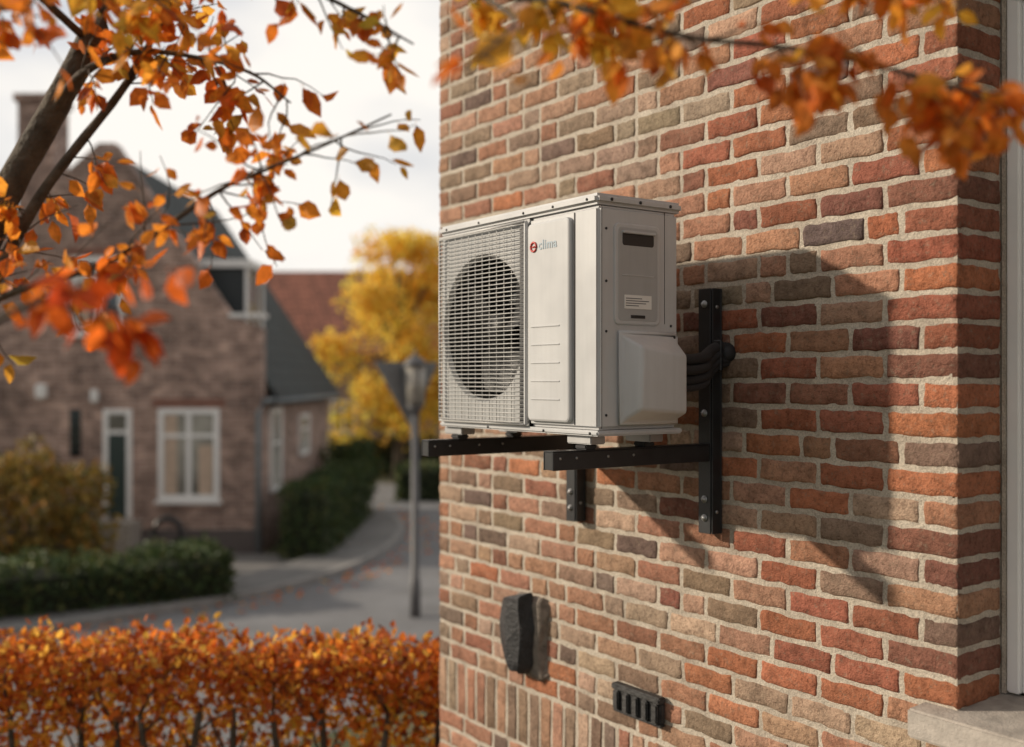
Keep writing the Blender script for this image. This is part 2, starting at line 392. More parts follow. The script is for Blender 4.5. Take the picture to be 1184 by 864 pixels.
nw=46
for i in range(nw):
    z=gz0+(gz1-gz0)*i/(nw-1)
    T.add([(xg0+.003,y0+.004,z),(xg0+.006,yg+.008,z),(xg0+.016,yg,z),(xg1-.05,yg,z),(xg1-.02,yg+.004,z),(xg1-.006,yg+.012,z),(xg1-.002,y0+.004,z)],.0019,5)
for i in range(11):
    x=xg0+.030+(xg1-xg0-.085)*i/10
    T.add([(x,y0+.004,gz0-.006),(x,yg+.004,gz0-.004),(x,yg+.004,gz1+.004),(x,y0+.004,gz1+.006)],.0014,5)
T.add([(xg0,yg+.012,gz0-.008),(xg1,yg+.012,gz0-.008)],.0045,8); T.add([(xg0,yg+.012,gz1+.008),(xg1,yg+.012,gz1+.008)],.0045,8)
T.add([(xg0,yg+.012,gz0-.008),(xg0,yg+.012,gz1+.008)],.0045,8)
T.obj('fan_grille',M_grille,A)
boxes('grille_edge_channel',[((xg1-.004,yg+.012,gz0-.01),(xg1+.008,y0+.002,gz1+.012))],M_ac,A,.003)
boxes('grille_side_slot',[((xg1-.034,y0-.0015,gz0),(xg1-.006,y0+.005,gz1))],M_dark,A)
px0,px1=-2.636,-2.428; pz0,pz1=z0+.035,z1-.055
def rounded_slab(name,u0,u1,w0,w1,f,b,r,mat,axis='y',soft=.004,seg=6):
    pts=[]
    for (ccx,ccz,a0) in ((u1-r,w1-r,0),(u0+r,w1-r,90),(u0+r,w0+r,180),(u1-r,w0+r,270)):
        for k in range(seg+1):
            a=math.radians(a0+90*k/seg); pts.append((ccx,ccz,math.cos(a)*r,math.sin(a)*r))
    n=len(pts); vs=[]; d=1 if b>f else -1
    layers=[(1,b),(1,f+d*soft),(1-.3*soft/max(r,1e-4),f+d*soft*.3),(1-soft/r,f)]
    for k,yv in layers:
        for (a,c,dx,dz) in pts:
            p=(a+dx*k,c+dz*k); vs.append((p[0],yv,p[1]) if axis=='y' else (yv,p[0],p[1]))
    fs=[]
    for l in range(3):
        for i in range(n): fs.append((l*n+i,l*n+(i+1)%n,(l+1)*n+(i+1)%n,(l+1)*n+i))
    fs.append(tuple(3*n+i for i in range(n)))
    return recalc(meshobj(name,vs,fs,mat,A))
rounded_slab('front_service_cover',px0,px1,pz0,pz1,y0-.012,y0+.004,.018,M_ac,'y',.007)
lines=[]
for k in range(5):
    z=z0+.10+k*.055; lines.append(((px0+.02,y0-.0150,z),(px1-.045,y0-.0105,z+.0045)))
boxes('cover_ribs',lines,M_ac,A,.0018)
boxes('front_corner_joint',[((-2.4215,y0+.0005,z0+.03),(-2.4190,y0+.004,z1-.045))],M_dark,A)
T=Tubes(); lx,lz=px0+.035,z1-.128
T.add([(lx+.014*math.cos(t*math.pi/12),y0-.0135,lz+.014*math.sin(t*math.pi/12)) for t in range(25)],.0032,6,False)
T.add([(lx-.006,y0-.0135,lz),(lx+.007,y0-.0135,lz)],.0025,6)
T.obj('logo_ring',M_red,A)
fc=bpy.data.curves.new('logo_text','FONT'); fc.body='clima'; fc.size=.040; fc.extrude=.0006; fc.materials.append(M_blue); fc.space_character=1.1; fc.offset=.0006
fo=bpy.data.objects.new('logo_text',fc); COL.objects.link(fo); fo.parent=A; fo.location=(lx+.024,y0-.0126,lz-.010); fo.rotation_euler=(math.radians(90),0,0)
rounded_slab('side_handle_rim',2.000,2.178,HC+.158,HC+.452,x1+.006,x1-.004,.018,M_ac,'x',.005)
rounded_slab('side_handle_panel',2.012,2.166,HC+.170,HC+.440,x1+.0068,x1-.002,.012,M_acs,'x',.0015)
rounded_slab('handle_slot',2.028,2.150,HC+.388,HC+.424,x1+.0078,x1,.008,M_dark,'x',.001)
boxes('handle_lip',[((x1+.005,2.026,HC+.422),(x1+.016,2.152,HC+.430)),((x1+.005,2.026,HC+.30),(x1+.0085,2.152,HC+.304))],M_ac,A,.0015)
boxes('rating_label',[((x1+.0068,2.035,HC+.205),(x1+.0082,2.14,HC+.245))],M_label,A)
boxes('rating_label_print',[((x1+.0082,2.04,HC+.213+.007*i),(x1+.0086,2.04+random.uniform(.04,.09),HC+.2155+.007*i)) for i in range(4)],M_ltext,A)
boxes('small_warning_label',[((x1+.0069,2.06,HC+.178),(x1+.0083,2.115,HC+.187))],M_dark,A)
bm=bmesh.new()
o_=[(2.018,HC-.130),(2.240,HC-.130),(2.240,HC+.142),(2.018,HC+.142)]
i_=[(2.040,HC-.085),(2.222,HC-.100),(2.222,HC+.070),(2.045,HC+.095)]
m_=[(2.022,HC-.122),(2.236,HC-.122),(2.236,HC+.118),(2.022,HC+.128)]
L0=[bm.verts.new((x1-.003,a,b)) for a,b in o_]; L1=[bm.verts.new((x1+.012,a,b)) for a,b in o_]
L2=[bm.verts.new((x1+.014,a,b)) for a,b in m_];L3=[bm.verts.new((x1+.075,a,b)) for a,b in i_]
for P_,Q_ in ((L0,L1),(L1,L2),(L2,L3)):
    for k in range(4): bm.faces.new((P_[k],P_[(k+1)%4],Q_[(k+1)%4],Q_[k]))
bm.faces.new(L3)
bmesh.ops.recalc_face_normals(bm,faces=bm.faces[:])
es=[e for e in bm.edges if all(v in L2+L3 for v in e.verts) or all(v in L1 for v in e.verts)]
bmesh.ops.bevel(bm,geom=es,offset=.011,segments=4,affect='EDGES',profile=.5)
bm_obj('valve_cover',bm,M_ac,A,True)
boxes('panel_seams',[((x1-.001,2.1985,HC+.165),(x1+.0006,2.2005,z1-.036)),((x1-.001,1.955,HC-.14),(x1+.0005,1.9568,z1-.036))],M_dark,A)
T=Tubes()
def screw(p,d,r=.006):
    p=Vector(p);d=Vector(d); T.add([p,p+d*.002,p+d*.0032],[r,r,r*.5],10)
for z in (z0+.06,z0+.3,z1-.1,z1-.25): screw((x1,1.972,z),(1,0,0),.004)
for y in (1.99,2.1,2.22): screw((x1+.004,y,z1-.016),(1,0,0),.005)
for x in (x0+.05,x0+.25,x0+.5,x1-.2,x1-.04): screw((x,y0-.006,z1-.016),(0,-1,0),.004)
screw((x1+.0,2.225,HC+.16),(1,0,0),.004); screw((x1+.012,2.228,HC+.125),(1,0,0),.004); screw((x1+.012,2.03,HC-.12),(1,0,0),.004)
for x in (x0+.3,x0+.6,x1-.03): screw((x,y0-.003,z0+.008),(0,-1,0),.004)
T.obj('screws',M_dark,A)

# ================================================================== WALL BRACKET (steel)
K=empty('steel_wall_bracket',(0,0,0),TH)
za=HC-.205; ah=.056
rails=[];arms=[];pads=[];bolts=Tubes(); hw_=.031
for (rx,zt,zb) in ((-2.42,HC+.292,HC-.494),(-3.11,HC+.292,HC-.53)):
    rails+= [((rx-hw_,YW-.012,zb),(rx+hw_,YW-.006,zt)),((rx+hw_-.005,YW-.050,zb),(rx+hw_+.0005,YW-.0125,zt)),((rx-hw_-.0005,YW-.050,zb),(rx-hw_+.005,YW-.0125,zt)),((rx-hw_+.006,YW-.054,zb),(rx+hw_-.006,YW-.048,zt))]
    ye=1.845
    arms+= [((rx-.023,ye,za-.004),(rx+.023,YW-.055,za)),((rx+.0185,ye,za-ah),(rx+.0235,YW-.0555,za-.0045)),((rx-.0235,ye,za-ah),(rx-.0185,YW-.0555,za-.0045)),((rx-.018,ye+.001,za-ah+.001),(rx+.018,ye+.006,za-.0045))]
    for y in (1.985,2.215):
        pads.append(((rx-.026,y-.022,za+.0005),(rx+.026,y+.022,za+.016)))
        bolts.add([(rx,y,za+.012),(rx,y,za+.046)],.005,8); bolts.add([(rx,y,za+.0165),(rx,y,za+.024)],.009,6)
    for z in (zt-.05,zt-.4,zb+.05,zb+.11):
        bolts.add([(rx,YW-.054,z),(rx,YW-.062,z)],.0085,6); bolts.add([(rx,YW-.054,z),(rx,YW-.0565,z)],.012,12)
    for z in (zt-.06,zb+.07): bolts.add([(rx+hw_,YW-.032,z),(rx+hw_+.004,YW-.032,z)],.006,8)
    for y in (1.87,1.93,2.05,2.15): bolts.add([(rx+.0235,y,za-.022),(rx+.0262,y,za-.022)],.004,8)
boxes('rails',rails,M_black,K,.0012,1); boxes('arms',arms,M_black,K,.001,1); boxes('damping_pads',pads,M_rubber,K,.004)
boxes('unit_feet',[((p[0][0]-.03,p[0][1]-.006,za+.0165),(p[1][0]+.03,p[1][1]+.006,z0-.0015)) for p in pads],M_zinc,K,.003)
bolts.obj('bolts',M_zinc,K)
Hs=empty('insulated_refrigerant_pipes',(0,0,0),TH)
T=Tubes()
for k,(dz,dx,r) in enumerate(((.070,.0,.017),(.034,.010,.015),(.000,.0,.016),(-.026,.010,.010))):
    pts=[(x1+.03+dx,2.21,HC-.000+dz*.9),(x1+.022+dx,2.28,HC-.003+dz*.9),(x1+.002+dx*.6,2.36,HC+.008+dz*.85),(-2.350+dx*.3,2.42,HC+.030+dz*.75),(-2.366+dx*.3,2.475,HC+.056+dz*.65),(-2.370,2.535,HC+.066+dz*.5)]
    pp,rr=smooth_path(pts,[r]*6,10)
    rr=[q*(1+.06*(1 if i%2 else -1)) for i,q in enumerate(rr)]
    T.add(pp,rr,12)
T.obj('pipes',M_rubber,Hs)
boxes('pipe_clamp',[((-2.3885,2.470,HC+.022),(-2.344,2.488,HC+.130))],M_black,Hs,.008,3)
T=Tubes(); T.add([(-2.368,2.495,HC+.085),(-2.368,2.515,HC+.085),(-2.368,2.531,HC+.085)],[.024,.027,.031],20); T.obj('wall_collar',M_rubber,Hs)

# ================================================================== small wall fittings
D1=empty('iron_wall_anchor',(0,0,0),TH)
ax,azz=-3.44,HC-1.02
M_cem=simple('anchor_cement',(.21,.175,.145),.95,var=.4,vs=18,bs=1,bscale=50,bd=.01)
bm=bmesh.new()
g=[]
for h,s_,d_ in zip([-.175,-.150,-.05,.04,.13,.158],[.6,.9,.95,.9,.95,.8],[.3,.8,1,1,1.1,.6]):
    g.append([bm.verts.new((ax+.025+a*s_+random.uniform(-.012,.012),YW+.004-b_*d_,azz+h+random.uniform(-.008,.008))) for a,b_ in ((-.11,0),(-.095,.030),(0,.045),(.085,.038),(.110,0))])
for i in range(5):
    for j in range(4): bm.faces.new((g[i][j],g[i][j+1],g[i+1][j+1],g[i+1][j]))
bm.faces.new(g[-1]); bm.faces.new(g[0][::-1])
bmesh.ops.recalc_face_normals(bm,faces=bm.faces[:]); bmesh.ops.bevel(bm,geom=bm.edges[:],offset=.004,segments=2,affect='EDGES'); bm_obj('anchor_stone',bm,M_cem,D1)
bm=bmesh.new()
prof=[(-.125,-.030),(-.118,-.064),(-.050,-.088),(.020,-.072),(.050,-.090),(.078,-.035)]
hs=[-.140,-.110,-.04,.04,.10,.135]; sc=[.55,.85,1,1.02,.98,.88]
g=[]
for i,(h,s_) in enumerate(zip(hs,sc)): g.append([bm.verts.new((ax+a*s_+random.uniform(-.006,.006),YW+b_*(.85+.15*s_)+random.uniform(-.005,.005),azz+h+ (a*.30+abs(a)*.30 if i==5 else 0)+(-abs(a)*.15 if i==0 else 0))) for a,b_ in prof])
for i in range(5):
    for j in range(5): bm.faces.new((g[i][j],g[i][j+1],g[i+1][j+1],g[i+1][j]))
bm.faces.new(g[0][::-1]); bm.faces.new(g[-1])
for i in range(5): bm.faces.new((g[i][5],g[i][0],g[i+1][0],g[i+1][5]))
bmesh.ops.recalc_face_normals(bm,faces=bm.faces[:]); bmesh.ops.bevel(bm,geom=bm.edges[:],offset=.005,segments=2,affect='EDGES')
bm_obj('anchor_hood',bm,M_iron,D1)
D2=empty('cast_iron_air_vent',(0,0,0),TH)
vx0,vx1,vz0,vz1=-2.900,-2.650,HC-1.178,HC-1.085
L=[((vx0,YW-.038,vz1-.022),(vx1,YW-.002,vz1)),((vx0+.004,YW-.026,vz0),(vx1-.004,YW-.001,vz1-.0225)),((vx0,YW-.032,vz0-.010),(vx1,YW-.002,vz0-.0005))]
for i in range(5):
    xx=vx0+.010+i*(vx1-vx0-.050)/4; L.append(((xx,YW-.040,vz0+.0005),(xx+.030,YW-.0265,vz1-.023)))
boxes('vent_body',L,simple('vent_iron',(.035,.034,.034),.6,var=.5,vs=25,bs=.8,bscale=70,bd=.006),D2,.005)

# ================================================================== leaves tools
def leaf_template():
    v=np.array([(0,0,0),(.0,.33,-.02),(0,.68,-.02),(0,1,.06),(-.30,.28,.06),(-.27,.62,.07),(.30,.28,.06),(.27,.62,.07),(0,-.22,.03),(.014,-.22,.03),(.014,0,0)],float)
    f=[(0,1,4),(1,2,5,4),(2,3,5),(0,6,1),(1,6,7,2),(2,7,3),(0,10,9,8)]
    return v,f
def quad_template():
    v=np.array([(0,0,0),(.36,.45,.06),(0,1,0),(-.36,.5,.06)],float); return v,[(0,1,2,3)]
def leaves(name,P,tip,sizes,cols,mat,parent,temp='leaf',jit=.5):
    v,f=leaf_template() if temp=='leaf' else quad_template()
    P=np.asarray(P,float); n=len(P); tip=np.asarray(tip,float)+rng.normal(0,jit,(n,3)); tip/=np.linalg.norm(tip,axis=1)[:,None]
    a=rng.normal(0,1,(n,3)); a-= (a*tip).sum(1)[:,None]*tip; a/=np.linalg.norm(a,axis=1)[:,None]; nn=np.cross(a,tip)
    sz=np.asarray(sizes)[:,None,None]
    vv=np.repeat(v[None],n,0)
    curl=rng.uniform(-.35,.35,(n,1)); vv[:,:,2]+=curl*vv[:,:,1]**2; vv[:,:,0]*=rng.uniform(.8,1.25,(n,1))
    vv[:,:,2]+=np.abs(vv[:,:,0])*rng.uniform(-.3,.6,(n,1))
    W=(vv[:,:,0:1]*a[:,None]+vv[:,:,1:2]*tip[:,None]+vv[:,:,2:3]*nn[:,None])*sz+P[:,None]
    m=len(v); W=W.reshape(-1,3)
    ft=np.concatenate([np.array(q) for q in f]); lens=np.array([len(q) for q in f])
    LI=(ft[None]+ (np.arange(n)*m)[:,None]).ravel(); LT=np.tile(lens,n); LS=np.concatenate([[0],np.cumsum(LT)[:-1]])
    me=bpy.data.meshes.new(name); me.vertices.add(len(W)); me.vertices.foreach_set('co',W.ravel()); me.loops.add(len(LI)); me.loops.foreach_set('vertex_index',LI.astype(np.int32))
    me.polygons.add(len(LT)); me.polygons.foreach_set('loop_start',LS.astype(np.int32)); me.polygons.foreach_set('loop_total',LT.astype(np.int32)); me.update(); me.validate()
    ca=me.color_attributes.new('col','FLOAT_COLOR','POINT'); cols=np.asarray(cols,float); C=np.concatenate([cols,np.ones((n,1))],1); ca.data.foreach_set('color',np.repeat(C,m,0).ravel())
    me.materials.append(mat); o=bpy.data.objects.new(name,me); COL.objects.link(o)
    if parent: o.parent=parent
    return o
def pickcols(n,pal,var=.2):
    p=np.array([c for c,_ in pal]); w_=np.array([x for _,x in pal],float); idx=rng.choice(len(p),n,p=w_/w_.sum())
    return np.clip(p[idx]*rng.uniform(1-var,1+var,(n,1)),0,.95)
M_leafA=mat_leaf('autumn_leaf',.55); M_leafF=mat_leaf('autumn_leaf_far',.55,.6,False); M_leafG=mat_leaf('green_leaf',.2,.6,False); M_bark=simple('bark',(.080,.062,.044),.9,var=.45,vs=20,bs=.9,bscale=60,bd=.012)
orange=[((.84,.25,.03),4),((.86,.36,.045),3),((.72,.14,.02),2.8),((.86,.50,.07),1.4),((.45,.38,.06),.3),((.48,.11,.02),1)]
yellow=[((.86,.52,.055),4),((.84,.41,.045),3),((.68,.50,.08),1.2),((.78,.28,.035),2)]
orred=[((.80,.25,.035),4),((.84,.36,.05),3),((.60,.13,.025),2.2),((.84,.50,.07),1.6),((.42,.12,.03),.9)]
redo=[((.82,.14,.02),3),((.80,.22,.03),3),((.62,.08,.02),2)]

# ================================================================== foreground tree
TR=empty('autumn_tree')
T=Tubes()
def add_branch(pts,rad,k=10,n=6,wob=.06):
    p,r=smooth_path(pts,rad,n); T.add(p,r,k,wob=wob); return p
LP=[];LT_=[];LSz=[];LC=[]
def twigs(path,n,pal,tlen=(.08,.22),leafs=(4,8),size=(.040,.058),down=.35,t0=0,t1=1,spread=1.0):
    path=[np.array(p) for p in path]; m=len(path)
    for _ in range(n):
        t=random.uniform(t0,t1)*(m-1); i=min(int(t),m-2); p=path[i]*(1-(t-i))+path[i+1]*(t-i)
        tan=path[i+1]-path[i]; tan/=np.linalg.norm(tan)+1e-9
        d=tan*.6+rng.normal(0,.6,3)*spread; d[2]-=down*random.random(); d/=np.linalg.norm(d)
        L=random.uniform(*tlen); pts=[p]; q=p.copy(); dd=d.copy(); K_=5
        for s in range(K_):
            dd=dd+rng.normal(0,.15,3); dd[2]-=.06; dd/=np.linalg.norm(dd); q=q+dd*L/K_; pts.append(q.copy())
        T.add(pts,[.0024-.0003*s for s in range(K_+1)],5,cap=False)
        c0=pickcols(1,pal)[0]
        for l in range(random.randint(*leafs)):
            s=random.uniform(.2,1)*K_; a=min(int(s),K_-1); pos=pts[a]+(pts[a+1]-pts[a])*(s-a)
            side=np.cross(dd,rng.normal(0,1,3)); side/=np.linalg.norm(side)+1e-9
            tipd=dd*.5+side*.8; tipd[2]-=.55
            tipd/=np.linalg.norm(tipd)
            LP.append(pos+tipd*.012); LT_.append(tipd); LSz.append(random.uniform(*size)*random.choice((.65,.85,1,1,1.2))); LC.append(np.clip((c0*.4+pickcols(1,pal)[0]*.6),0,1))
add_branch([(-2.0,2.3,-.05),(-1.85,2.32,.8),(-1.6,2.4,2.2),(-1.36,2.5,3.2),(-1.206,2.5,3.605),(-1.084,2.5,3.83),(-.955,2.5,4.094),(-.8,2.5,4.6),(-.6,2.55,5.3)],[.085,.07,.056,.042,.034,.031,.029,.024,.013],14)
b1=add_branch([(-1.38,2.5,3.12),(-1.206,2.5,3.463),(-1.084,2.48,3.656),(-.90,2.45,3.87),(-.82,2.45,4.01),(-.66,2.4,4.3)],[.018,.015,.012,.009,.007,.005])
b1b=add_branch([(-1.10,2.5,3.80),(-1.0,2.45,3.90),(-.86,2.4,3.94),(-.72,2.4,3.93),(-.58,2.35,3.88),(-.48,2.3,3.80)],[.014,.010,.007,.005,.004,.002])
b2=add_branch([(-1.45,2.45,2.95),(-1.2,2.3,3.27),(-1.061,2.2,3.369),(-.828,2.2,3.449),(-.613,2.2,3.589),(-.506,2.2,3.637),(-.38,2.2,3.69),(-.25,2.2,3.75)],[.014,.011,.008,.007,.005,.004,.003,.002])
b3=add_branch([(-1.42,2.45,2.9),(-1.1,1.9,3.12),(-.80,1.6,3.27),(-.69,1.58,3.32),(-.60,1.55,3.33)],[.012,.008,.005,.004,.002])
b4=add_branch([(-.93,2.5,4.15),(-.75,2.3,4.20),(-.57,2.2,4.08),(-.42,2.2,4.01),(-.30,2.2,3.95),(-.20,2.15,3.88)],[.012,.009,.007,.005,.004,.002])
b5=add_branch([(-.8,2.5,4.55),(-.4,2.2,4.22),(-.15,2.0,3.96),(.074,1.9,3.875),(.163,1.85,3.835),(.305,1.8,3.78),(.452,1.8,3.765),(.582,1.75,3.722),(.725,1.75,3.685),(.844,1.75,3.64),(1.0,1.7,3.56)],[.014,.010,.007,.006,.0055,.005,.0045,.004,.0035,.003,.002])
b6=add_branch([(-.08,1.96,3.92),(.0,1.75,3.80),(-.01,1.6,3.72),(-.05,1.52,3.66)],[.005,.004,.003,.002])
b7=add_branch([(-.3,2.15,4.13),(.05,2.0,4.0),(.30,1.9,3.95),(.6,1.88,3.92),(.92,1.85,3.86),(1.15,1.8,3.78)],[.008,.006,.005,.004,.003,.002])
b8=add_branch([(-1.0,2.5,4.0),(-1.05,2.2,4.05),(-1.0,2.0,3.92),(-.85,1.9,3.85)],[.01,.007,.004,.002])
b9=add_branch([(-.9,2.5,4.25),(-.9,2.2,4.12),(-.80,2.1,4.0),(-.66,2.05,3.93)],[.01,.007,.004,.002])
twigs(b1,34,orange,t0=.15); twigs(b1b,26,orange,t0=.2,down=.5); twigs(b2,38,orange,t0=.15,t1=.72,size=(.036,.055)); twigs(b2,6,yellow,t0=.72,t1=1,leafs=(2,3))
twigs(b3,11,redo,t0=.35,tlen=(.05,.15),leafs=(2,5),size=(.045,.06),spread=.9)
twigs(b4,24,orange+yellow,t0=.05,t1=.95,tlen=(.05,.14),leafs=(3,6)); twigs(b8,18,orange,t0=.2); twigs(b9,18,orange+yellow,t0=.2)
twigs(b5,16,yellow,t0=.2,t1=.38,tlen=(.05,.12)); twigs(b5,50,orred,t0=.36,t1=1,tlen=(.05,.16),down=.6,size=(.038,.056))
twigs(b6,4,orred,t0=.3,leafs=(2,3),size=(.055,.07),tlen=(.05,.09)); twigs(b7,44,orred+yellow,tlen=(.05,.13),size=(.038,.056))
T.obj('trunk_and_branches',M_bark,TR)
leaves('leaves',LP,LT_,LSz,LC,M_leafA,TR,'leaf',.25)

# ================================================================== beech hedge (foreground)
HG=empty('beech_hedge')
hx0,hx1,hy0,hy1=-7.0,-.15,5.12,5.62
T=Tubes()
x=hx0+.1
while x<hx1:
    y=random.uniform(5.20,5.36); p=[(x,y,-.02),(x+random.uniform(-.03,.03),y,.6),(x+random.uniform(-.05,.05),y+random.uniform(-.05,.05),1.15),(x+random.uniform(-.08,.08),y,1.55)]
    pp,rr=smooth_path(p,[.026,.023,.019,.014],4); T.add(pp,rr,7,wob=.12)
    for q in range(5):
        s=np.array(pp[random.randint(6,12)]); e=s+np.array([random.uniform(-.22,.22),random.uniform(-.15,.15),random.uniform(.12,.34)])
        mid=(s+e)/2+rng.normal(0,.03,3); T.add([s,mid,e],[.008,.006,.003],5,wob=.1)
    x+=random.uniform(.17,.27)
T.obj('stems',M_bark,HG)
hp=[((.64,.18,.03),4),((.74,.30,.045),3),((.44,.11,.03),2.4),((.80,.46,.08),1.8),((.28,.10,.04),1.2)]
def hedge_pts(n,za,zb,ya,yb):
    X=rng.uniform(hx0,hx1,n); Y=rng.uniform(ya,yb,n); Z=rng.uniform(za,zb,n); return np.stack([X,Y,Z],1)
def topz(X): return 1.845+.025*np.sin(X*2.3)+.02*np.sin(X*7.1+1)+.02*np.sin(X*15)+.014*(X+3)
p1=hedge_pts(12500,0,1,hy0,hy1); p1[:,2]=topz(p1[:,0])-.40*rng.beta(.9,2.0,12500)
p1b=hedge_pts(600,0,1,hy0,hy1); p1b[:,2]=topz(p1b[:,0])+rng.uniform(0,.04,600)
p2=hedge_pts(11000,.1,1.74,hy0,hy1-.1)
k=(np.sin(p2[:,0]*9+np.sin(p2[:,2]*7)*1.5)+np.sin(p2[:,2]*11+p2[:,0]*4)+rng.normal(0,.7,len(p2)))>.0
p2=p2[k]
p3=hedge_pts(17000,.1,1.76,hy1-.15,hy1+.10)
PP=np.concatenate([p1,p1b,p2]); n=len(PP); tip=np.tile([0,-.35,.25],(n,1))
leaves('leaves',PP,tip,rng.uniform(.034,.060,n),pickcols(n,hp,.3),M_leafF,HG,'leaf',.8)
n=len(p3); leaves('back_leaves',p3,np.tile([0,-.2,-.1],(n,1)),rng.uniform(.05,.075,n),pickcols(n,yellow+hp),M_leafF,HG,'quad',.8)

# ================================================================== ground, road, pavement
def mat_ground():
    m,nt,b,o=newmat('grass_ground'); tc=N(nt,'ShaderNodeTexCoord'); v=tc.outputs['Object']
    n=noise(nt,.7,4,.7,v); r=ramp(nt,n.outputs[0],[(.3,(.05,.055,.025)),(.5,(.08,.085,.035)),(.75,(.16,.12,.06))])
    n2=noise(nt,14,3,.7,v); r2=ramp(nt,n2.outputs[0],[(.3,.6),(.7,1.3)])
    nt.links.new(mixc(nt,1,r.outputs[0],r2.outputs[0],'MULTIPLY'),b.inputs['Base Color']); b.inputs['Roughness'].default_value=.95; bump(nt,b,n2.outputs[0],.6,.05); return m
def mat_road(name,c,s=40):
    m,nt,b,o=newmat(name); tc=N(nt,'ShaderNodeTexCoord'); v=tc.outputs['Object']
    n=noise(nt,.8,4,.7,v); r=ramp(nt,n.outputs[0],[(.3,tuple(x*.75 for x in c)),(.7,tuple(x*1.2 for x in c))])
    n2=noise(nt,s,3,.7,v); r2=ramp(nt,n2.outputs[0],[(.3,.8),(.7,1.2)])
    nt.links.new(mixc(nt,1,r.outputs[0],r2.outputs[0],'MULTIPLY'),b.inputs['Base Color']); b.inputs['Roughness'].default_value=.85; bump(nt,b,n2.outputs[0],.4,.01); return m
meshobj('ground',[(-900,-300,0),(900,-300,0),(900,1500,0),(-900,1500,0)],[(0,1,2,3)],mat_ground())
kc=[(-45,-6),(-20,5),(-10.5,10.6),(-6.3,13.1),(-5.1,14.1),(-3.7,15.6),(-2.75,17.5),(-2.25,20),(-2.35,23),(-3.3,25.4),(-6,27.5),(-12,29),(-30,31)]
kp,_=smooth_path([(a,b,0) for a,b in kc],[1]*len(kc),8); kp=[np.array(p[:2]) for p in kp]
def offset(path,d):
    out=[]
    for i,p in enumerate(path):
        t=path[min(i+1,len(path)-1)]-path[max(i-1,0)]; t=t/np.linalg.norm(t); out.append(p+d*np.array([t[1],-t[0]]))
    return out
def strip(name,A_,B_,z,mat,h=0):
    n=len(A_); v=[(p[0],p[1],z+h) for p in A_]+[(p[0],p[1],z+h) for p in B_]; f=[(i,n+i,n+i+1,i+1)[::-1] for i in range(n-1)]
    if h:
        v+=[(p[0],p[1],0) for p in A_]+[(p[0],p[1],0) for p in B_]
        f+=[(i,i+1,2*n+i+1,2*n+i) for i in range(n-1)]+[(n+i,3*n+i,3*n+i+1,n+i+1) for i in range(n-1)]
    return meshobj(name,v,f,mat)
strip('road',offset(kp,5.6),kp,.004,mat_road('asphalt',(.17,.17,.175)))
strip('kerb',kp,offset(kp,-.14),.0,simple('kerb_concrete',(.24,.23,.22),.9,var=.2),.11)
strip('pavement',offset(kp,-.14),offset(kp,-1.15),.0,mat_road('paving',(.17,.165,.16),25),.1)
meshobj('driveway',[(-5.6,16.6,.012),(-3.9,17.4,.012),(-3.3,19.0,.012),(-4.5,19.45,.012),(-7.8,19.45,.012)],[(0,1,2,3,4)],mat_road('gravel_drive',(.2,.19,.18),60))

# ================================================================== far brick house
HS=empty('brick_house')
M_slate=mat_tiles('roof_slate',(.034,.044,.046),1)
xa,xb,ya,yb=-12.2,-4.6,19.5,26.6; ez,rz=3.1,7.3; xm=-7.45
def prism(name,poly,y0_,y1_,mat,parent):
    n=len(poly); v=[(a,y0_,b) for a,b in poly]+[(a,y1_,b) for a,b in poly]
    f=[tuple(range(n)),tuple(range(2*n-1,n-1,-1))]+[(i+n,(i+1)%n+n,(i+1)%n,i) for i in range(n)]
    return recalc(meshobj(name,v,f,mat,parent))
sl_=(rz-ez)/(xb-xm); slL=(rz-ez)/(xm-xa)
prism('front_gable_wall',[(xa,0),(xb,0),(xb,ez+1.05),(xb-.55,ez+1.25),(xm+.15,rz+.25),(xm-.15,rz+.25),(xa+.4,ez+.7),(xa,ez+.6)],ya,ya+.3,M_far,HS)
prism('body_walls',[(xa+.01,0),(xb-.01,0),(xb-.01,ez-.05),(xm,rz-.15),(xa+.01,ez-.05)],ya+.301,yb,M_far,HS)
e=xb+.25; ezz=ez-.25*sl_
prism('roof_right',[(xm,rz),(e,ezz),(e,ezz+.14),(xm,rz+.16)],ya+.302,yb+.2,M_slate,HS)
prism('roof_left',[(xm-.001,rz),(xm-.001,rz+.16),(xa-.25,ez-.25*slL+.14),(xa-.25,ez-.25*slL)],ya+.302,yb+.2,M_slate,HS)
def window(name,xc,zc,w_,h_,y,par,bars=1,glass=None,tr=True):
    x0_,x1_=xc-w_/2,xc+w_/2; z0_,z1_=zc-h_/2,zc+h_/2; t=.10
    L=[((x0_,y-.05,z0_),(x0_+t,y+.02,z1_)),((x1_-t,y-.05,z0_),(x1_,y+.02,z1_)),((x0_+t,y-.049,z1_-t),(x1_-t,y+.02,z1_)),((x0_+t,y-.049,z0_),(x1_-t,y+.02,z0_+t)),((x0_-.05,y-.10,z0_-.07),(x1_+.05,y+.02,z0_-.002))]
    if tr: L.append(((x0_+t,y-.045,z1_-.32*h_),(x1_-t,y+.02,z1_-.32*h_+.07)))
    for i in range(bars):
        xx=x0_+(i+1)*w_/(bars+1); L.append(((xx-.045,y-.044,z0_+t),(xx+.045,y+.02,z1_-t)))
    boxes(name+'_frame',L,M_white,par); box(name+'_glass',(x0_+t,y-.02,z0_+t),(x1_-t,y-.012,z1_-t),glass or M_glass,par)
M_curt=simple('curtain_cloth',(.55,.42,.32),.9,var=.2,vs=12)
window('ground_window',-5.93,1.83,1.12,1.68,ya,HS,1,M_glass2); window('upper_window',-7.6,4.75,.95,1.4,ya,HS,1)
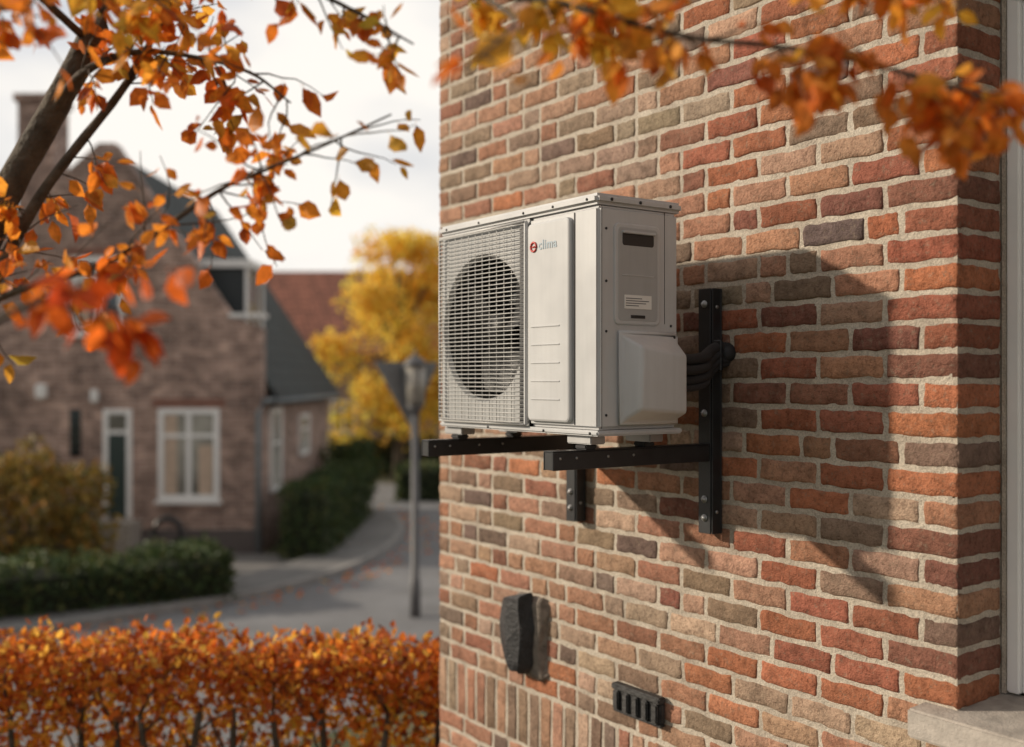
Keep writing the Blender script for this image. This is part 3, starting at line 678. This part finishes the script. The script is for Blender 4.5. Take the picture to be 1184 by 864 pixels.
boxes('curtains',[((-6.38,ya-.028,1.1),(-6.15,ya-.021,2.55)),((-5.75,ya-.028,1.1),(-5.5,ya-.021,2.0)),((-7.95,ya-.028,4.2),(-7.75,ya-.021,5.3))],M_curt,HS)
boxes('door_frame',[((-7.5,ya-.05,.66),(-7.41,ya+.02,2.66)),((-7.07,ya-.05,.66),(-6.98,ya+.02,2.66)),((-7.41,ya-.05,2.57),(-7.07,ya+.02,2.66)),((-7.41,ya-.05,2.2),(-7.07,ya+.02,2.27))],M_white,HS)
box('door',(-7.41,ya-.03,.66),(-7.07,ya+.01,2.2),simple('door_green',(.03,.05,.045),.5),HS)
box('door_glass',(-7.41,ya-.03,2.27),(-7.07,ya-.02,2.57),M_glass2,HS)
box('door_step',(-7.7,ya-.6,0),(-6.8,ya-.002,.64),M_stone,HS)
boxes('narrow_window',[((-8.12,ya-.02,1.78),(-7.92,ya+.01,2.66))],M_glass,HS)
boxes('window_lintels',[((-6.6,ya-.015,2.70),(-5.27,ya+.01,2.85)),((-8.2,ya-.015,5.5),(-7.0,ya+.01,5.62))],simple('lintel_brick',(.24,.12,.09),.9),HS)
boxes('gable_coping',[((xb-.6,ya-.03,ez+1.24),(xb+.04,ya+.34,ez+1.32))],M_white,HS)
boxes('plinth',[((xa,ya-.03,0),(xb+.03,ya-.002,.45))],simple('plinth_render',(.12,.10,.095),.9),HS)
boxes('wall_lamps',[((-8.72,ya-.14,2.85),(-8.52,ya-.002,3.12)),((-7.72,ya-.12,2.78),(-7.58,ya-.002,3.02))],M_white,HS,.03)
T=Tubes(); T.add([(xb-.05,ya-.06,.05),(xb-.05,ya-.06,2.6),(xb+.06,ya-.02,2.8),(xb+.16,ya+.35,2.82)],.055,8); T.add([(xb+.22,ya+.3,2.80),(xb+.22,yb+.2,2.80)],.06,8); T.obj('gutter_and_downpipe',simple('aged_zinc',(.20,.22,.23),.6,var=.2),HS)
def side_window(name,yc,zc,w_,h_):
    X=xb; t=.09
    L=[((X-.02,yc-w_/2,zc-h_/2),(X+.05,yc-w_/2+t,zc+h_/2)),((X-.02,yc+w_/2-t,zc-h_/2),(X+.05,yc+w_/2,zc+h_/2)),((X-.02,yc-w_/2+t,zc+h_/2-t),(X+.049,yc+w_/2-t,zc+h_/2)),((X-.02,yc-w_/2+t,zc-h_/2),(X+.049,yc+w_/2-t,zc-h_/2+t)),((X-.02,yc-w_/2+t,zc+.1),(X+.045,yc+w_/2-t,zc+.15))]
    boxes(name+'_frame',L,M_white,HS); box(name+'_glass',(X+.005,yc-w_/2+t,zc-h_/2+t),(X+.012,yc+w_/2-t,zc+h_/2-t),M_glass2,HS)
side_window('side_window',20.6,1.85,.9,1.6); side_window('side_window_small',23.4,2.0,1.0,.9)
dy0,dy1,dz0,dz1=20.1,21.3,4.25,5.32; dxf=-5.05
def rx_at(z): return xm+(rz+.16-z)/sl_
prism('dormer_cheeks',[(dxf,dz0-.25),(dxf,dz1),(rx_at(dz1)-.1,dz1)],dy0,dy1,simple('dormer_cladding',(.03,.037,.04),.6),HS)
boxes('dormer_roof',[((rx_at(dz1)-.2,dy0-.10,dz1+.002),(dxf+.12,dy1+.10,dz1+.15))],M_white,HS)
boxes('dormer_trim',[((dxf+.002,dy0-.04,dz0-.25),(dxf+.06,dy0+.06,dz1)),((dxf+.002,dy1-.08,dz0-.25),(dxf+.06,dy1+.04,dz1)),((dxf+.002,dy0+.06,dz0-.25),(dxf+.09,dy1-.08,dz0-.12)),((dxf+.002,20.7,dz0-.12),(dxf+.05,20.78,dz1))],M_white,HS)
box('dormer_glass',(dxf+.003,dy0+.06,dz0-.12),(dxf+.03,dy1-.08,dz1),M_glass,HS)
prism('dormer_cheek_trim',[(dxf,dz0-.25),(rx_at(dz1)-.02,dz1),(rx_at(dz1)-.20,dz1),(dxf-.18,dz0-.25)],dy0-.05,dy0-.002,M_white,HS)
boxes('dormer_cheek_sill',[((dxf-.35,dy0-.06,dz0-.35),(dxf+.08,dy0-.003,dz0-.24))],M_white,HS)
boxes('chimney',[((-9.6,20.6,5.0),(-8.9,21.3,8.6)),((-9.66,20.54,8.601),(-8.84,21.36,8.75))],M_far,HS)

# ================================================================== far houses
def gable_house(name,x0_,x1_,y0_,y1_,ez_,rz_,wall,roof):
    h=empty(name); box('walls',(x0_,y0_,0),(x1_,y1_,ez_),wall,h); ym=(y0_+y1_)/2
    v=[(x0_-.3,y0_-.4,ez_-.1),(x1_+.3,y0_-.4,ez_-.1),(x1_+.3,ym,rz_),(x0_-.3,ym,rz_),(x0_-.3,y1_+.4,ez_-.1),(x1_+.3,y1_+.4,ez_-.1)]
    meshobj('roof',v,[(0,1,2,3),(3,2,5,4),(0,3,4),(1,5,2)],roof,h)
    nx=int((x1_-x0_)/2.6)
    for i in range(nx):
        for zc in ([1.6,4.2] if ez_>5 else [1.6]):
            window('window_%d_%d'%(i,int(zc)),x0_+1.3+i*2.6,zc,1.1,1.4,y0_,h)
    boxes('chimney',[((x1_-2.2,ym-.3,rz_-.6),(x1_-1.5,ym+.3,rz_+.8))],wall,h)
    return h
M_redroof=mat_tiles('roof_red_tiles',(.26,.10,.065),0); M_cream=simple('cream_render',(.50,.42,.33),.9,var=.1,vs=1)
gable_house('red_roof_house',-11.2,2.5,46,54,4.4,8.3,simple('brown_render',(.33,.22,.16),.9),M_redroof)
gable_house('cream_house',-7.5,8,62,70,5.6,7.2,M_cream,M_redroof)
gable_house('terrace_house',-46,-22,48,57,5.4,9.5,M_far,M_slate)
gable_house('terrace_house.001',14,38,50,60,5.4,9.5,M_far,M_redroof)

# ================================================================== vegetation
def ellip(c,r,n,shell=.35,lump=.25):
    d=rng.normal(0,1,(n,3)); d/=np.linalg.norm(d,axis=1)[:,None]
    lp=1+lump*(np.sin(d[:,0]*5+c[0])*np.sin(d[:,2]*6+c[1])+.6*np.sin(d[:,1]*9+d[:,0]*7))
    rr=(1-shell*rng.random(n)**1.5)*lp; p=d*rr[:,None]*np.array(r)+np.array(c); return p,d
def bush(name,c,r,n,pal,mat,size):
    e=empty(name); p,d=ellip(c,r,n); k=p[:,2]>.02; p=p[k];d=d[k]
    leaves('foliage',p,d,rng.uniform(*size,len(p)),pickcols(len(p),pal,.35),mat,e,'quad',.7)
    T=Tubes()
    for i in range(6):
        a=random.uniform(0,6.28); T.add([(c[0]+.1*math.cos(a),c[1]+.1*math.sin(a),-.02),(c[0]+r[0]*.3*math.cos(a),c[1]+r[1]*.3*math.sin(a),c[2]*.7),(c[0]+r[0]*.6*math.cos(a),c[1]+r[1]*.6*math.sin(a),c[2]+r[2]*.3)],[.03,.02,.008],6)
    T.obj('stems',M_bark,e); return e
green=[((.055,.088,.03),3),((.085,.115,.036),2),((.035,.06,.022),2),((.14,.14,.045),1)]
gold=[((.27,.19,.045),3),((.38,.24,.05),2),((.14,.13,.04),2.2),((.46,.22,.045),1)]
def hedge(name,p0,p1_,width,h,n,pal,mat,size):
    e=empty(name); p0=np.array(p0,float);p1_=np.array(p1_,float); d=p1_-p0; L=np.linalg.norm(d); t=d/L; q=np.array([-t[1],t[0]])
    hw=width/2-.09
    cs=[p0+t*.09-q*hw,p1_-t*.09-q*hw,p1_-t*.09+q*hw,p0+t*.09+q*hw]
    v=[(c[0],c[1],0) for c in cs]+[(c[0],c[1],h-.1) for c in cs]
    meshobj('dark_core',v,[(0,1,5,4),(1,2,6,5),(2,3,7,6),(3,0,4,7),(4,5,6,7)],simple(name+'_core',(.02,.025,.012),.95),e)  # one solid dark box filling the hedge behind its leaf shell
    u=rng.uniform(0,L,n); f=rng.random(n); s=np.where(f<.5,rng.choice([-1,1],n)*(width/2),rng.uniform(-1,1,n)*width/2); z=np.where(f<.5,rng.uniform(0.02,h,n),h)
    ends=rng.random(n)<.12; u=np.where(ends,rng.choice([0,L],n),u); s=np.where(ends,rng.uniform(-1,1,n)*width/2,s); z=np.where(ends,rng.uniform(0.02,h,n),z)
    z=z+ (z>h*.8)*(.06*np.sin(u*3)+.04*np.sin(u*8.3))
    P_=p0[None]+u[:,None]*t+s[:,None]*q; P_=np.concatenate([P_,z[:,None]],1)+rng.normal(0,.04,(n,3))
    out=np.concatenate([q[None]*np.sign(s)[:,None],np.full((n,1),.5)],1)
    leaves('foliage',P_,out,rng.uniform(*size,n),pickcols(n,pal,.4),mat,e,'quad',.8); return e
bush('golden_shrub',(-7.85,17.2,.85),(1.2,.9,1.05),7500,gold,M_leafG,(.07,.13))
bush('golden_shrub.001',(-9.9,17.0,.9),(1.2,.9,1.25),5500,gold+green,M_leafG,(.07,.13))
hedge('low_green_hedge',(-4.35,15.75),(-13.4,10.5),1.2,.66,13000,green,M_leafG,(.06,.11))
hedge('box_hedge',(-3.65,18.7),(-3.65,24.3),.8,1.22,9000,green,M_leafG,(.05,.09))
bush('round_shrub',(-3.9,25.3,.95),(.7,.7,.75),3000,green,M_leafG,(.07,.11))
hedge('garden_hedge',(-3.0,28.2),(6,28.6),.9,.85,6000,green,M_leafG,(.08,.14))
hedge('tall_garden_hedge',(-6,36),(10,37),1.0,1.2,5000,green+gold,M_leafG,(.12,.2))
def tree(name,c,rad,h,n,pal,mat,size,lobes=26):
    e=empty(name); T=Tubes(); bx,by=c
    pp,rr=smooth_path([(bx,by,-.05),(bx+.1,by,h*.25),(bx-.05,by+.1,h*.55),(bx+.05,by,h*.85)],[.22,.17,.11,.03],5); T.add(pp,rr,10,wob=.08)
    PP=[];DD=[];CC=[]
    for i in range(lobes):
        a=random.uniform(0,6.28); zz=random.uniform(.22,.97); prof=math.sin(math.pi*min(1,(zz-.08)/1.0))**.7; rr_=rad*prof*random.uniform(.25,.95)
        q=(bx+math.cos(a)*rr_,by+math.sin(a)*rr_,h*zz); s=rad*random.uniform(.2,.38)
        T.add([(bx,by,h*zz*.6),((bx+q[0])/2,(by+q[1])/2,h*zz*.85),q],[.06,.035,.01],6)
        m=n//lobes; p,d=ellip(q,(s,s,s*.8),m,.75,.3); PP.append(p);DD.append(d); k=random.uniform(.8,1.15); CC.append(np.clip(pickcols(m,pal,.2)*k,0,.95))
    PP=np.concatenate(PP); leaves('crown',PP,np.concatenate(DD),rng.uniform(*size,len(PP)),np.concatenate(CC),mat,e,'quad',.8); T.obj('trunk',M_bark,e); return e
ypal=[((.93,.60,.09),4),((.94,.70,.14),3),((.86,.46,.07),2),((.66,.55,.11),1)]
tree('yellow_maple_tree',(-3.6,33.5),2.6,7.7,11000,ypal,M_leafF,(.13,.23),38)
tree('yellow_maple_tree.001',(1.5,38),2.8,8.5,3500,ypal,M_leafF,(.2,.3))
tree('autumn_oak_tree',(-19,38),4,10,4500,gold+ypal,M_leafF,(.25,.38))
tree('autumn_oak_tree.001',(12,40),4,11,4500,gold+ypal,M_leafF,(.25,.38))
e=empty('distant_trees'); PP=[];DD=[]
for i in range(60):
    a=random.uniform(-65,65); rr_=random.uniform(105,140); q=(rr_*math.sin(math.radians(a)),rr_*math.cos(math.radians(a)),random.uniform(1.5,4)); p,d=ellip(q,(random.uniform(4,7),4,random.uniform(3,5)),220,.5,.3); PP.append(p);DD.append(d)
PP=np.concatenate(PP); leaves('foliage',PP,np.concatenate(DD),rng.uniform(.9,1.4,len(PP)),pickcols(len(PP),gold+green,.3),M_leafG,e,'quad',.8)

# ================================================================== street furniture
LP_=empty('street_lamp'); px,py=-1.305,14.3
T=Tubes(); T.add([(px,py,0),(px,py,.5),(px,py,.52),(px,py,2.75)],[.075,.07,.055,.05],12)
T.add([(px,py,2.72),(px,py,2.80),(px,py,2.86)],[.05,.075,.13],16)
T.add([(px,py,3.38),(px,py,3.42),(px,py,3.48),(px,py,3.53)],[.165,.15,.10,.03],16); T.add([(px,py,3.52),(px,py,3.60)],[.03,.015],8)
for k in range(4):
    a=k*math.pi/2+.4; T.add([(px+.125*math.cos(a),py+.125*math.sin(a),2.85),(px+.15*math.cos(a),py+.15*math.sin(a),3.39)],.014,5)
T.obj('pole_and_cap',simple('lamp_grey_paint',(.10,.10,.105),.55,var=.15),LP_)
T=Tubes(); T.add([(px,py,2.865),(px,py,3.375)],[.118,.14],16); T.obj('lantern_glass',simple('lantern_frosted',(.36,.34,.30),.3,var=.3,vs=3),LP_)
SG=empty('give_way_sign')
cxs,cys,czs=px-.06,py+.16,3.06; ang=math.radians(28)
tri=[(-.54,.38),(.40,.38),(-.02,-.50)]
def tri3(s,off):
    out=[]
    gx=sum(a for a,b in tri)/3; gz=sum(b for a,b in tri)/3
    for a,b in tri:
        a=gx+(a-gx)*s; b=gz+(b-gz)*s
        out.append((cxs+a*math.cos(ang)-math.sin(ang)*off,cys+a*math.sin(ang)+math.cos(ang)*off,czs+b))
    return out
def tri_plate(name,s,o0,o1,mat):
    v=tri3(s,o0)+tri3(s,o1); recalc(meshobj(name,v,[(0,1,2),(5,4,3),(0,3,4,1),(1,4,5,2),(2,5,3,0)],mat,SG))
tri_plate('sign_back',1,0,.02,simple('sign_back_grey',(.17,.18,.19),.6,var=.15))
tri_plate('sign_face_red',.98,.021,.024,M_red); tri_plate('sign_face_white',.72,.0245,.027,M_white)
boxes('sign_clamps',[((px-.07,py+.03,3.2),(px+.07,py+.15,3.24)),((px-.07,py+.03,2.78),(px+.07,py+.15,2.82))],M_zinc,SG)
BR=empty('bicycle_hoop'); T=Tubes(); hx,hy=-5.85,18.0
T.add([(hx-.24,hy,0),(hx-.24,hy,.60)]+[(hx-.24*math.cos(t*math.pi/10),hy,.60+.24*math.sin(t*math.pi/10)) for t in range(11)]+[(hx+.24,hy,0)],.05,10); T.obj('hoop',M_black,BR)
n=300; t=rng.integers(10,len(kp)-20,n); inside=rng.uniform(.1,.8,n)**1.5; off=np.array(offset(kp,1.0)); P_=np.zeros((n,3)); P_[:,2]=.02
P_[:,:2]=np.array([kp[i] for i in t])*(1-inside[:,None])+off[t]*inside[:,None]
leaves('fallen_leaves',P_,np.tile([1,0,0.],(n,1)),rng.uniform(.05,.09,n),pickcols(n,orange),M_leafF,None,'quad',.3)
